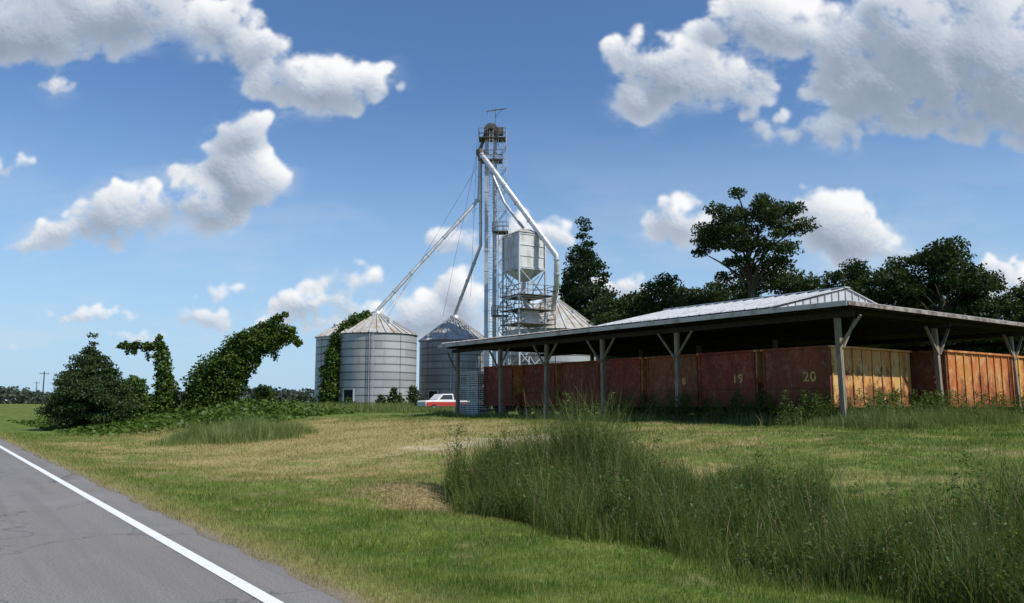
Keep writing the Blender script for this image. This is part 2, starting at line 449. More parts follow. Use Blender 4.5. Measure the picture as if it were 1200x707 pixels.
WG = "trees of the wood behind the shed"
tree("oak_tree", 28.0, 95, 26.5, 6.3, 14.5, "tall open-crowned dark tree rising above the wood", 46, 1.55, 560, .38, group=None, trunk_r=.6, sep=1.05)
tree("pine_tree", 10.0, 110, 26.2, 4.8, 7, "tall dark green pine tree beside the grain tower", 105, 1.65, 340, .42, LEAFP, shape='pine', trunk_r=.4)
for (x, y, H, r, n) in [(12.6, 104, 14.0, 3.8, 30), (16.0, 107, 15.6, 4.4, 34), (20.0, 103, 16.8, 4.6, 36), (24.5, 106, 16.4, 4.8, 36), (30.5, 108, 17.4, 5, 38), (34.5, 103, 18.0, 4.6, 38), (38.5, 99, 17.2, 4.8, 38),
                     (43.5, 102, 18.6, 4.8, 38), (47.0, 108, 18.6, 5, 36), (58.5, 99, 17.4, 4.6, 34), (63, 97, 15.6, 4.6, 32), (68, 100, 13.6, 4.8, 30), (75, 103, 13.5, 4.8, 28), (82, 105, 14, 5, 28)]:
    tree("broadleaf_tree", x, y, H, r, H * .2, "dark leafy tree in the wood behind the shed", n, 1.75, 520, .42, group=WG)
tree("broadleaf_tree", 52, 98, 20.8, 6.4, 8, "large spreading dark tree standing in the wood", 60, 1.8, 560, .42, group=WG, trunk_r=.5)
n = 95000
ux = rng.uniform(8, 110, n); uy = 109 + rng.normal(0, 3, n)
uh = 14.2 + 1.6 * np.sin(ux * .35) + 1.2 * np.sin(ux * .9 + 1) + .8 * np.sin(ux * 2.1)
uh = np.where(ux > 64, uh * .8, uh)
uz = .5 + rng.uniform(0, 1, n) ** .7 * uh * np.exp(-((uy - 109) / 9) ** 2) * np.clip((ux - 5) / 9, .3, 1)
V, F = leaf_geo(np.stack([ux, uy, uz], 1), .7)
o = mesh_np("woodland_undergrowth", V, F, LEAFB); top(o, "dense dark undergrowth along the wood edge", "undergrowth", kind="stuff")
n = 34000
fx = rng.uniform(-560, 420, n); fy = 560 + rng.normal(0, 12, n)
fh = 7.5 + 2.5 * np.sin(fx * .03) + 1.6 * np.sin(fx * .11 + 2) + 1.2 * np.sin(fx * .4)
fz = .5 + rng.uniform(0, 1, n) ** .8 * fh
V, F = leaf_geo(np.stack([fx, fy, fz], 1), 3.2)
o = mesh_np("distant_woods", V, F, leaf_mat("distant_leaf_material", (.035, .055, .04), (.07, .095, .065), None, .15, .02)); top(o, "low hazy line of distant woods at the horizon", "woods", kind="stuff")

tree("cedar_tree", -26.9, 52, 6.3, 2.7, -.1, "rounded dark green cedar standing near the road", 170, .7, 420, .16, LEAFC, shape='cone', trunk_r=.18)

def skel_plant(name, nodes, label, per=900, leaf=.26, mat=None, cat="vine", droop=.3):
    mat = mat or LEAFK
    x0, y0 = nodes[0][0][0], nodes[0][0][1]; z0 = h(x0, y0)
    root = empty(name, (x0, y0, z0), 0, label, cat)
    P = []
    tr = MB()
    for ch in nodes:
        pts = [Vector((c[0] - x0, c[1] - y0, c[2] - z0)) for c in ch]
        tr.tube(pts, [max(.03, c[3] * .10) for c in ch], 6)
        for a_, b_ in zip(ch[:-1], ch[1:]):
            a_ = np.array(a_, float); b_ = np.array(b_, float)
            L = np.linalg.norm(a_[:3] - b_[:3]); m = max(2, int(L / .35))
            for k in range(m):
                t = (k + rng.uniform(0, 1)) / m; c = a_ * (1 - t) + b_ * t; r = c[3] * rng.uniform(.8, 1.15)
                cc = c[:3] - np.array([x0, y0, z0]) + rng.normal(0, .12, 3) * r
                nn = int(per * r * r * .5 + 60)
                P.append(blob_pts(cc, r, nn, (1, 1, .9), .28))
                if rng.uniform() < droop:
                    s = cc + np.array([rng.normal(0, r * .6), rng.normal(0, r * .6), -r * .6])
                    tt = rng.uniform(0, 1, 70)[:, None]
                    P.append(s + np.array([0, 0, -1]) * tt * rng.uniform(.4, 1.0) + rng.normal(0, .10, (70, 3)))
    P = np.concatenate(P); P = P[P[:, 2] > -.3]
    tr.obj("stem", BARK, root)
    V, F = leaf_geo(P, leaf, .2, .8)
    mesh_np("foliage", V, F, mat, root)
    return root

Yk = 60
skel_plant("kudzu_covered_tree", [
    [(-23.0, Yk, .9, 1.3), (-22.8, Yk, 2.4, 1.3), (-22.2, Yk, 3.7, 1.2), (-21.2, Yk, 4.7, 1.1), (-19.8, Yk, 5.8, .95), (-18.6, Yk, 6.8, .75), (-17.4, Yk, 7.7, .45), (-16.7, Yk, 8.2, .22)],
    [(-21.8, Yk, 1.0, 1.4), (-21.5, Yk, 2.4, 1.4), (-20.9, Yk, 3.7, 1.3), (-20.0, Yk, 4.8, 1.15), (-18.9, Yk, 5.6, .95), (-17.6, Yk, 6.2, .75), (-16.6, Yk, 6.6, .5), (-16.0, Yk, 6.2, .4), (-15.8, Yk, 5.7, .25)],
    [(-19.0, Yk, 5.6, .5), (-18.8, Yk, 4.9, .35), (-18.7, Yk, 4.4, .15)],
    [(-18.0, Yk, 6.9, .6), (-17.0, Yk, 7.0, .55), (-16.4, Yk, 6.9, .4)]],
    "leaning tree completely draped in green kudzu vine", 1500, .19, cat="tree", droop=.5)
skel_plant("kudzu_covered_pole", [
    [(-25.5, Yk, .9, 1.1), (-25.5, Yk, 2.6, .85), (-25.7, Yk, 4.2, .65), (-26.0, Yk, 5.6, .5), (-26.2, Yk, 6.5, .22)],
    [(-26.0, Yk, 5.7, .42), (-27.4, Yk, 5.8, .36), (-28.6, Yk, 5.85, .32), (-29.4, Yk, 5.6, .16)],
    [(-28.0, Yk, 5.6, .26), (-27.9, Yk, 5.0, .14)]],
    "upright pole and crossarm draped in green kudzu vine", 1500, .19, cat="vine", droop=.2)
skel_plant("kudzu_bush", [[(-26.8, 58, .8, 1.1), (-26.8, 58, 2.0, .95), (-26.7, 58, 3.1, .55)]], "rounded bush covered in bright kudzu leaves", 1400, .2, cat="bush")
skel_plant("small_bush", [[(-18.9, 62, .8, 1.0), (-18.8, 62, 1.8, .9), (-18.8, 62, 2.8, .5)]], "small round green bush in the field", 1200, .2, cat="bush")
n = 42000
kx = rng.uniform(-62, -13, n); ky = 57 + rng.normal(0, 7.5, n) - (kx + 35) * .12
kq = kx * .811 + ky * .585
mask = (kq > 6.5) & (ky > 42)
kx = kx[mask]; ky = ky[mask]
kh = .5 + .35 * np.sin(kx * .6) + .3 * np.sin(ky * .8 + kx * .3); kh = np.clip(kh, .12, 2) * np.clip((kx * .811 + ky * .585 - 6.5) / 4, .1, 1)
kz = gz(kx, ky) + rng.uniform(.2, 1.0, len(kx)) * kh * 1.1
V, F = leaf_geo(np.stack([kx, ky, kz], 1), .26, .4, .8)
o = mesh_np("kudzu_ground_cover", V, F, LEAFK); top(o, "low tangled mat of kudzu over the field", "ground cover", kind="stuff")

# ------------------------------------------------------------------ grass
n = 340000
d = 4.2 * (52 / 4.2) ** rng.uniform(0, 1, n); th = rng.uniform(R(-37), R(37), n)
X = np.sin(th) * d; Y = np.cos(th) * d
q = X * .811 + Y * .585; r = -X * .585 + Y * .811
edge = 2.88 + .06 * np.sin(r * 5) + .05 * np.sin(r * 1.3) + .14 * rng.uniform(0, 1, n)
bare = np.exp(-(((q - 14.8) / 4) ** 2 + ((r - 22) / 2.6) ** 2)) + .9 * np.exp(-(((q - 8.0) / .8) ** 2 + ((r - 13.6) / 2.0) ** 2))
keep = (q > edge) & (rng.uniform(0, 1, n) > bare * .75)
X, Y, d = X[keep], Y[keep], d[keep]
cl = .5 + .5 * np.sin(X * 1.3 + np.sin(Y * .9) * 2) * np.sin(Y * 1.1 + X * .4)
H = (.025 + .035 * rng.uniform(0, 1, len(X)) ** 1.5 + .025 * cl) * (1 + d / 60); W = .0042 * (d / 4.2) ** .95
blades("mown_grass", X, Y, H, W, mk_blade(), "short mown roadside grass with dry blades", "grass", .9)

def region(n, q0, q1, r0, r1, f):
    q = rng.uniform(q0, q1, n); r = rng.uniform(r0, r1, n)
    k = rng.uniform(0, 1, n) < f(q, r); q, r = q[k], r[k]
    return q, r, q * .811 - r * .585, q * .585 + r * .811
CLQ, CLR = 10.9, 12.6
def clump(q, r): return np.exp(-(((q - CLQ) / .9) ** 2 + ((r - CLR) / 1.2) ** 2))
def clump2(q, r): return np.exp(-(((q - 8.35) / .28) ** 2 + ((r - 3.95) / .32) ** 2))
def tuft(q, r): return np.clip(np.sin(q * 3.7 + 2 * np.sin(r * 1.1)) * np.sin(r * 3.1 + 2 * np.sin(q * 1.7)), 0, 1)
def wd(q, r):
    a = smooth((q - 7.3 - .4 * np.sin(r * 1.9) - .3 * np.sin(r * .7)) / .6) * (1 - smooth((q - 11.3 - .6 * np.sin(r * .8)) / 1.0))
    e = 1 - smooth((r - 12.0 - (q - 7.5) * 1.05 - .5 * np.sin(q * 3)) / 1.0)
    c = .22 + .38 * (.5 + .5 * np.sin(q * 2.3 + np.sin(r * 1.7) * 2) * np.sin(r * 2.1 + q)) + .5 * tuft(q, r)
    return np.maximum(np.maximum(a * e * c, .95 * clump(q, r)), .95 * clump2(q, r))
def wh(q, r):
    hh = .28 + .60 * np.exp(-((q - 9.5) / 1.6) ** 2) + .30 * np.sin(r * 1.3 + q) * np.sin(q * 1.9 + r * .6) + .55 * tuft(q, r)
    return np.clip(hh, .2, 3) + 1.35 * clump(q, r) + .8 * clump2(q, r)
q, r, X, Y = region(200000, 6.8, 14, 0, 17.5, wd)
H = wh(q, r) * (.35 + .85 * rng.uniform(0, 1, len(q)) ** 1.3)
blades("ditch_weeds", X, Y, H, rng.uniform(.006, .016, len(q)), WEED, "tall tangled green weeds growing in the ditch", "weeds", .6, 3)
q, r, X, Y = region(26000, 7.5, 12.5, 1, 15.5, lambda q, r: wd(q, r) * (.15 + .85 * clump(q, r)))
H = (wh(q, r) + .25) * rng.uniform(.7, 1.15, len(q))
blades("ditch_reeds", X, Y, H, rng.uniform(.009, .018, len(q)), TALLG, "long pale yellow-green grass blades above the weeds", "grass", .45, 3)
def stems(name, S, hts, per, leaf, mat, label, spread=.09):
    P = []; 
    for (x, y), ht in zip(S, hts):
        z = h(x, y); m = int(per * ht)
        t = rng.uniform(.05, 1, m); lx, ly = rng.normal(0, .12, 2) * ht
        w = spread * ht * (1.15 - t) + .02
        P.append(np.stack([x + lx * t * t + rng.normal(0, 1, m) * w, y + ly * t * t + rng.normal(0, 1, m) * w, z + t * ht], 1))
    P = np.concatenate(P); V, F = leaf_geo(P, leaf, .3, .35)
    o = mesh_np(name, V, F, mat); top(o, label, "weeds", kind="stuff")
q, r, X, Y = region(2600, 7.4, 13.5, .5, 16.5, lambda q, r: np.maximum(wd(q, r), clump(q, r)))
ht = wh(q, r) * rng.uniform(.4, 1.1, len(q))
stems("broad_leaved_weeds", list(zip(X, Y)), ht, 150, .06, WEEDL, "leafy broad-leaved weeds filling the ditch", .10)
q, r, X, Y = region(420, 7.8, 12.0, 1.5, 16.5, wd)
ht = (wh(q, r) + .18) * rng.uniform(.7, 1.15, len(q))
mb_v = []; P = []
for x, y, t_ in zip(X, Y, ht):
    z = h(x, y); lx, ly = rng.normal(0, .14, 2) * t_
    m = 22; tt = rng.uniform(.82, 1.02, m)
    P.append(np.stack([x + lx * tt + rng.normal(0, .014, m), y + ly * tt + rng.normal(0, .014, m), z + tt * t_], 1))
    mb_v.append([(x - .004, y, z), (x + .004, y, z), (x + lx + .003, y + ly, z + t_), (x + lx - .003, y + ly, z + t_)])
V1, F1 = leaf_geo(np.concatenate(P), .035, 0, .3)
V2 = np.array(mb_v).reshape(-1, 3); F2 = np.arange(len(V2)).reshape(-1, 4) + len(V1)
o = mesh_np("grass_seed_heads", np.concatenate([V1, V2]), np.concatenate([F1, F2]), SEEDM); top(o, "brown grass seed heads standing above the weeds", "weeds", kind="stuff")

a_ = rng.uniform(0, 2 * np.pi, 24000); rr_ = rng.uniform(0, 1, 24000) ** .5
X = -11.8 + np.cos(a_) * rr_ * 3.5; Y = 35.0 + np.sin(a_) * rr_ * 3.6
e_ = (1.05 - .8 * rr_ ** 2.2) * (.72 + .28 * np.sin(X * 2.3) * np.sin(Y * 1.9))
kk = rng.uniform(0, 1, len(X)) < (1.1 - rr_ ** 2) * (.4 + .6 * (np.sin(X * 3.1 + Y) * np.sin(Y * 2.3) > -.3)); X, Y, e_ = X[kk], Y[kk], e_[kk]
blades("tall_grass_clump", X, Y, rng.uniform(.5, 1.35, len(X)) * e_, rng.uniform(.012, .026, len(X)), TALLG, "clump of tall pale unmown grass", "grass", .5, 2)

SH = (12.5, 31.0, .7); ANG = R(-53.9)
SM = Matrix.Translation(SH) @ Matrix.Rotation(ANG, 4, 'Z')
def shed_w(s, t, z=0.0):
    return SM @ Vector((-s, t, z))
n = 46000
ss = rng.uniform(-4, 31, n); tt = rng.uniform(-2.2, 1.0, n)
s2 = rng.uniform(-2.2, 1.0, 24000); t2 = rng.uniform(0, 20, 24000)
ss = np.concatenate([ss, s2]); tt = np.concatenate([tt, t2])
dens = .25 + .75 * (np.sin(ss * .9) * np.sin(tt * 1.3 + ss * .5) > -.2)
k = rng.uniform(0, 1, len(ss)) < dens * np.clip((tt + 2.2) / 2 + (ss < 0) * 1, .15, 1); ss, tt = ss[k], tt[k]
ca, sa = math.cos(ANG), math.sin(ANG)
X = SH[0] + (-ss) * ca - tt * sa; Y = SH[1] + (-ss) * sa + tt * ca
H = (.22 + .42 * np.clip(1 - (ss - 2) / 12, .05, 1) * (.6 + .4 * np.sin(ss * 1.7 + tt * 1.1)) + .2 * np.sin(ss * 1.1) * np.sin(tt * 2)) * rng.uniform(.5, 1.4, len(ss))
blades("tall_grass_by_shed", X, Y, np.clip(H, .1, 1.2), rng.uniform(.012, .024, len(ss)), TALLG, "rough tall grass growing along the shed posts", "grass", .5, 2)
s3 = np.concatenate([rng.uniform(-1.5, 12, 340), rng.uniform(-1.8, .8, 380)]); t3 = np.concatenate([rng.uniform(-1.6, .8, 340), rng.uniform(0, 18, 380)])
kk = np.sin(s3 * 1.9 + t3) + np.sin(t3 * 1.3) > -.4; s3, t3 = s3[kk], t3[kk]
X = SH[0] + (-s3) * ca - t3 * sa; Y = SH[1] + (-s3) * sa + t3 * ca
stems("shed_edge_weeds", list(zip(X, Y)), rng.uniform(.5, 1.5, len(X)), 120, .11, WEEDL, "leafy green weeds growing round the shed posts", .14)
X = rng.uniform(-24, 2, 22000); Y = 78 + rng.normal(0, 2.5, 22000); k = Y < 81; X, Y = X[k], Y[k]
blades("tall_grass_by_bins", X, Y, rng.uniform(.3, 1.1, len(X)) * np.where((X > -9.5) & (X < -4), .6, 1), rng.uniform(.03, .06, len(X)), TALLG, "tall rough grass in front of the grain bins", "grass", .5, 2)
for (x, y, w_, hh) in [(-12.2, 84.5, 1.0, 2.2), (-13.6, 84.8, .8, 1.4), (-17.0, 84.6, .8, 1.2), (-10.4, 86, 1.1, 2.4)]:
    skel_plant("bush", [[(x, y, .8, w_), (x + .1, y, .7 + hh * .6, w_ * .8), (x, y, .7 + hh, w_ * .3)]], "dark green bush growing against a grain bin", 700, .26, LEAFC, cat="bush")

# ------------------------------------------------------------------ grain bins
def grain_bin(x, y, r, eave, apex, label, door_ang=None, mat=None, n=64):
    z0 = .7
    root = empty("grain_bin", (x, y, z0), 0, label, "grain bin", "round galvanised grain bins")
    H = eave - z0; A = apex - z0
    mb = MB(); mb.lathe([(r + .25, -.3), (r + .25, .18), (r - .05, .18)], n, smooth=False); mb.obj("base", CONC, root)
    mb = MB(); prof = []
    k = 0; z = .18
    while z < H - .02:
        prof.append((r + (.028 if k % 2 else -.012), z)); z += .137; k += 1
    prof.append((r, H)); mb.lathe(prof, n)
    for a in range(0, n, 8):
        t = 2 * math.pi * a / n
        mb.beam(((r + .05) * math.cos(t), (r + .05) * math.sin(t), .2), ((r + .05) * math.cos(t), (r + .05) * math.sin(t), H - .1), .05, .03)
    mb.obj("wall", mat or GALV, root)
    mb = MB(); cr = .55
    mb.lathe([(r + .18, H - .08), (cr, A - .25)], n, smooth=False)
    for a in range(0, 32):
        t = 2 * math.pi * a / 32
        mb.beam(((r + .18) * math.cos(t), (r + .18) * math.sin(t), H - .04), (cr * math.cos(t), cr * math.sin(t), A - .21), .10, .14)
    ro = mb.obj("roof", ROOFM, root)
    mb = MB(); mb.lathe([(cr + .05, A - .3), (cr + .05, A), (.05, A + .25)], 20); mb.obj("roof_cap", TOWERM, ro)
    for a in (.7, 2.3, 3.9, 5.5):
        mb = MB()
        rr = r * .55; zz = H + (A - H) * (1 - .55)
        mb.box((rr * math.cos(a), rr * math.sin(a), zz + .15), (.5, .5, .5), rot=Matrix.Rotation(a, 3, 'Z'))
        mb.obj("roof_vent", TOWERM, ro, bevel=.04)
    if door_ang is not None:
        ca, sa = math.cos(door_ang), math.sin(door_ang); rot = Matrix.Rotation(door_ang, 3, 'Z')
        mb = MB(); mb.box(((r + .05) * ca, (r + .05) * sa, 1.2), (.16, 1.2, 2.0), rot=rot)
        d_ = mb.obj("door", DARK, root)
        mb = MB()
        for sgn in (-1, 1):
            c = Vector(((r + .08) * ca, (r + .08) * sa, 1.2)) + rot @ Vector((0, sgn * .66, 0)); mb.box(c, (.18, .12, 2.1), rot=rot)
        mb.box(((r + .08) * ca, (r + .08) * sa, 2.31), (.18, 1.44, .12), rot=rot)
        mb.obj("door_frame", TOWERM, d_)
        a2 = door_ang + .55; rot = Matrix.Rotation(a2, 3, 'Z')
        mb = MB()
        for sgn in (-.2, .2):
            o1 = rot @ Vector((r + .22, sgn, 0)); mb.beam(o1 + Vector((0, 0, .6)), o1 + Vector((0, 0, H)), .05)
        for kk in range(int(H / .35)):
            mb.beam(rot @ Vector((r + .22, -.2, .7 + kk * .35)), rot @ Vector((r + .22, .2, .7 + kk * .35)), .03)
        mb.obj("ladder", TOWERM, root)
    return root
GALVD = galv("shaded_weathered_galvanised_material", (.25, .262, .275), .25, .82, .5)  # darker base puts the bin's shadow into its wall colour; rust streaks are weathering
grain_bin(-15.1, 90, 4.45, 9.05, 11.6, "ribbed galvanised grain bin with cone roof and dark door", R(-118))
grain_bin(-19.3, 98.4, 4.4, 9.4, 12.0, "galvanised grain bin overgrown with kudzu vine")
grain_bin(-7.1, 100, 4.25, 9.1, 12.2, "galvanised grain bin toned dark for shadow, with a wide doorway", R(-120), GALVD)
grain_bin(5.3, 104, 6.3, 10.6, 15.2, "large galvanised grain bin behind the tower")
skel_plant("kudzu_vine", [
    [(-19.6, 87.2, .8, 1.3), (-19.5, 87.3, 3.0, 1.1), (-19.3, 87.4, 5.5, 1.0), (-19.0, 87.6, 7.6, .95), (-18.5, 87.8, 9.0, .9), (-17.7, 88.0, 9.9, .8), (-16.7, 88.4, 10.7, .6), (-15.8, 89.3, 11.5, .35)],
    [(-20.6, 93.6, 7.6, .5), (-20.0, 94.0, 9.4, .7), (-18.5, 94.0, 10.2, .8), (-17.5, 93.5, 11.0, .6), (-16.4, 92.5, 11.2, .4)]],
    "kudzu vine climbing up and over two grain bins", 700, .26, cat="vine", droop=.5)

# ------------------------------------------------------------------ elevator tower
TX, TY = -2.3, 95.0; z0 = .7
root = empty("grain_elevator_tower", (TX, TY, z0), 0, "tall galvanised bucket elevator tower with sloping grain spouts", "grain elevator")
HT = 33.4
mb = MB()
for dx in (-.75, .25):
    mb.box((dx, 0, HT / 2 + .5), (.46, .36, HT - 1))
    for k in range(13): mb.box((dx, 0, 2 + k * 2.4), (.56, .46, .08))
mb.obj("elevator_leg", TOWERM, root)
mb = MB(); mb.box((-.25, 0, .6), (1.8, .9, 1.3)); mb.obj("boot_housing", TOWERD, root, bevel=.05)
mb = MB()
prof = []
for k in range(13):
    a = math.pi * k / 12; prof.append((-.25 - math.cos(a) * .85, HT + .2 + math.sin(a) * .85))
vs = []; fs = []
pr = [(-1.1, HT - .8)] + prof + [(.6, HT - .8)]
for yy in (-.4, .4): vs += [(p[0], yy, p[1]) for p in pr]
m_ = len(pr)
fs = [(i, i + 1, i + 1 + m_, i + m_) for i in range(m_ - 1)] + [tuple(range(m_))[::-1], tuple(range(m_, 2 * m_)), (0, m_, 2 * m_ - 1, m_ - 1)]
mb.add(vs, fs)
mb.box((-.25, -.75, HT + .4), (.5, .6, .5)); mb.box((.9, -.3, HT), (.7, .7, .9))
mb.obj("head_housing", TOWERD, root)
mb = MB(); mb.beam((.3, 0, HT + .9), (.3, 0, HT + 3.0), .07); mb.beam((-.8, 0, HT + 2.65), (1.6, 0, HT + 3.0), .10); mb.beam((.3, 0, HT + 1.9), (1.1, 0, HT + 2.9), .05)
mb.beam((-.7, 0, HT + 2.65), (-.7, 0, HT + 2.2), .05)
mb.obj("service_hoist", TOWERD, root)
def platform(mb, cx, cy, z, w, d_, rail=1.1):
    mb.box((cx, cy, z), (w, d_, .08), 0)
    cs = [(cx - w / 2, cy - d_ / 2), (cx + w / 2, cy - d_ / 2), (cx + w / 2, cy + d_ / 2), (cx - w / 2, cy + d_ / 2)]
    for i in range(4):
        p, q = cs[i], cs[(i + 1) % 4]
        for hh in (rail * .5, rail): mb.beam((*p, z + hh), (*q, z + hh), .055)
        for k in range(3):
            t = k / 3; x = p[0] * (1 - t) + q[0] * t; y = p[1] * (1 - t) + q[1] * t
            mb.beam((x, y, z), (x, y, z + rail), .055)
for (cx, zz, w) in [(-.1, HT - .9, 3.2), (-.3, HT - 3.6, 2.9), (.9, 21, 1.9), (.9, 11, 2.0)]:
    mb = MB(); platform(mb, cx, 0, zz, w, 2.0); mb.obj("platform", TOWERD, root)
mb = MB(); cx = 1.15; w = .5
for sx in (-w, w):
    for sy in (-w, w): mb.beam((cx + sx, sy, 0), (cx + sx, sy, HT + .2), .10)
for k in range(int(HT / 1.3)):
    za = .3 + k * 1.3; zb = za + 1.3
    for sy in (-w, w):
        mb.beam((cx - w, sy, za), (cx + w, sy, za), .06)
        mb.beam((cx - w, sy, za), (cx + w, sy, zb) if k % 2 else (cx - w, sy, zb), .05)
        mb.beam((cx + w if k % 2 == 0 else cx - w, sy, za), (cx - w if k % 2 == 0 else cx + w, sy, zb), .05)
    for sx in (-w, w): mb.beam((cx + sx, -w, za), (cx + sx, w, za), .06); mb.beam((cx + sx, -w, za), (cx + sx, w, zb), .05)
mb.obj("lattice_mast", TOWERM, root)
mb = MB()
for sx in (-.2, .2): mb.beam((.42 + sx - .6, -.9, 2), (.42 + sx - .6, -.9, HT), .06)
for k in range(int(HT / .35) - 6): mb.beam((-.38, -.9, 2.1 + k * .35), (.02, -.9, 2.1 + k * .35), .035)
for k in range(22):
    zz = 4 + k * 1.25; pts = [(-.18 + .4 * math.cos(a), -.9 - .4 * math.sin(a) * 1.2, zz) for a in np.linspace(0, math.pi, 7)]
    for p, q in zip(pts[:-1], pts[1:]): mb.beam(p, q, .04)
mb.obj("caged_ladder", TOWERM, root)
def L(x, y, z): return (x - TX, y - TY, z - z0)
mb = MB(); mb.lathe([(.15, HT - 2.0), (.55, HT - 2.3), (.55, HT - 2.8), (.25, HT - 3.3)], 16, (-1.5, -.2)); mb.tube([(-.9, 0, HT - .1), (-1.5, -.2, HT - 2.1)], .2, 10)
mb.obj("distributor", TOWERD, root)
d0 = (-1.55, -.2, HT - 2.9)
def spout(pts, r_, mat=None):
    mb = MB(); mb.tube(pts, r_, 10)
    for a_, b_ in zip(pts[:-1], pts[1:]):
        a_ = Vector(a_); b_ = Vector(b_); m = max(1, int((b_ - a_).length / 3)); dd = (b_ - a_).normalized()
        for k in range(1, m + 1):
            c = a_.lerp(b_, k / (m + 1)); mb.tube([c - dd * .06, c + dd * .06], r_ * 1.25, 10)
    return mb.obj("grain_spout", mat or TOWERM, root)
spout([d0, L(-3.95, 94.8, 25.9), L(-4.4, 94.6, 25.2), L(-15.1, 90, 11.75)], .20)
spout([(-1.5, .3, HT - 3.1), L(-3.75, 95.3, 20.2), L(-7.1, 100, 12.4)], .20)
spout([(-1.4, -.6, HT - 2.9), L(4.9, 88.3, 17.7), L(4.95, 88.5, 16.9), L(4.95, 89, 14.6), L(5.0, 98.8, 12.6)], .32, SPOUTM)
spout([(-.9, -.8, HT - 3.4), L(-.9, 93.6, 25.0), L(1.3, 91, 21.4)], .17)
mb = MB()
pA = Vector(L(-4.2, 94.6, 24.6)); pB = Vector(L(-14.6, 90.2, 11.3)); qA = Vector(L(-4.2, 94.6, 25.3)); qB = Vector(L(-15.0, 90, 11.9))
for k in range(14):
    t = k / 14; t2 = (k + 1) / 14
    mb.beam(pA.lerp(pB, t), pA.lerp(pB, t2), .06); mb.beam(qA.lerp(qB, t), pA.lerp(pB, t2), .04)
mb.obj("spout_truss", TOWERM, root)
for p, q in [((0, 0, HT - 1), L(-24, 110, 1)), ((-1.6, 0, HT - 1), L(-8.5, 99, 12)), ((-1.9, -.2, HT - .9), L(-4.9, 95, 14)), ((.6, 0, HT - 9), L(4.4, 94, 19))]:
    mb = MB(); mb.tube([p, q], .018, 5); mb.obj("guy_cable", TOWERD, root)

hx, hy = 1.35, 90.8; hr = R(32)
root = empty("overhead_hopper_tank", (hx, hy, z0), hr, "white square overhead hopper tank on a steel frame with platforms", "hopper tank")
mb = MB(); W2 = 1.66
mb.box((0, 0, 17.75), (2 * W2, 2 * W2, 4.0))
for k in range(4):
    zz = 15.88 + k * 1.24
    for sx, sy, dx, dy in ((0, -1, 2 * W2 + .14, .08), (0, 1, 2 * W2 + .14, .08), (-1, 0, .08, 2 * W2 + .14), (1, 0, .08, 2 * W2 + .14)):
        mb.box((sx * (W2 + .03), sy * (W2 + .03), zz), (dx, dy, .10))
mb.obj("tank", WHITES, root)
mb = MB(); mb.box((0, 0, 20.1), (2 * W2 + .2, 2 * W2 + .2, .6), taper=.35); mb.obj("tank_roof", ROOFM, root)
mb = MB(); mb.add([(-W2, -W2, 15.74), (W2, -W2, 15.74), (W2, W2, 15.74), (-W2, W2, 15.74), (-.4, -.4, 14.5), (.4, -.4, 14.5), (.4, .4, 14.5), (-.4, .4, 14.5)],
     [(0, 4, 5, 1), (1, 5, 6, 2), (2, 6, 7, 3), (3, 7, 4, 0), (4, 7, 6, 5)]); mb.tube([(0, 0, 14.6), (0, 0, 12.6)], .22, 10); mb.obj("hopper", WHITES, root)
mb = MB(); mb.tube([(W2 + .02, -.3, 17.6), (W2 + .09, -.3, 17.6)], .33, 16); mb.obj("inspection_hatch", DARK, root)
mb = MB(); w = W2 + .08
lv = [0, 3.2, 6.4, 9.6, 12.6, 15.7]
for sx in (-w, w):
    for sy in (-w, w): mb.beam((sx, sy, 0), (sx, sy, 19.7), .16)
for a_, b_ in zip(lv[:-1], lv[1:]):
    for p, q in (((-w, -w), (w, -w)), ((w, -w), (w, w)), ((w, w), (-w, w)), ((-w, w), (-w, -w))):
        mb.beam((*p, b_), (*q, b_), .14); mb.beam((*p, a_), (*q, b_), .08); mb.beam((*q, a_), (*p, b_), .08)
mb.obj("support_frame", TOWERM, root)
for zz in (12.6, 11.0, 9.4):
    mb = MB(); platform(mb, .3, -.3, zz + .12, 4.5, 4.5); mb.obj("platform", TOWERD, root)
mb = MB(); mb.box((.2, -.6, 10.4), (2.0, 1.6, 1.5)); mb.tube([(.2, -.6, 11.1), (0, 0, 12.7)], .3, 10); mb.obj("grain_cleaner", WHITES, root, bevel=.04)
mb = MB()
for sx in (-.2, .2): mb.beam((-w - .2, sx, 0), (-w - .2, sx, 20.4), .05)
for k in range(53): mb.beam((-w - .2, -.2, .6 + k * .37), (-w - .2, .2, .6 + k * .37), .03)
mb.obj("ladder", TOWERM, root)

# ------------------------------------------------------------------ pole shed
shed = empty("pole_shed", SH, ANG, "long open-sided pole shed with metal roof over wagons", "shed")
ZT = 4.12
S_A = [0, 8.2, 13.3, 17.9, 22.4, 27.2]; T_B = [7.4, 14.8, 22.0]
def post(s, t, lean=0.0, base=-.3):
    mb = MB(); lx = lean; ly = random.uniform(-.06, .06)
    mb.beam((-s + lx, t + ly, base), (-s, t, ZT), .2, .2)
    o = mb.obj("post", WOOD, shed, bevel=.015)
    return o
for k, s in enumerate(S_A):
    post(s, 0, [.12, .02, 0, -.05, .04, .02][k])
for k, t in enumerate(T_B): post(0, t, [.16, .2, 0][k])
for t in (7.4, 14.8, 22.0):
    for s in (8.2, 13.3, 17.9, 22.4, 27.2): post(s, t)
def brace(p, q):
    mb = MB(); mb.beam(p, q, .11, .06); mb.obj("brace", WOOD, shed)
for s in S_A:
    for sg in (-1, 1):
        if -.3 < s + sg < 27.9: brace((-s + sg * .07, -.13, ZT - 1.15), (-s + sg * 1.05, -.13, ZT + .02))
for t in [0] + T_B:
    for sg in (-1, 1):
        if t + sg > 0: brace((.13, t + sg * .07, ZT - 1.15), (.13, t + sg * 1.0, ZT + .02))
mb = MB()
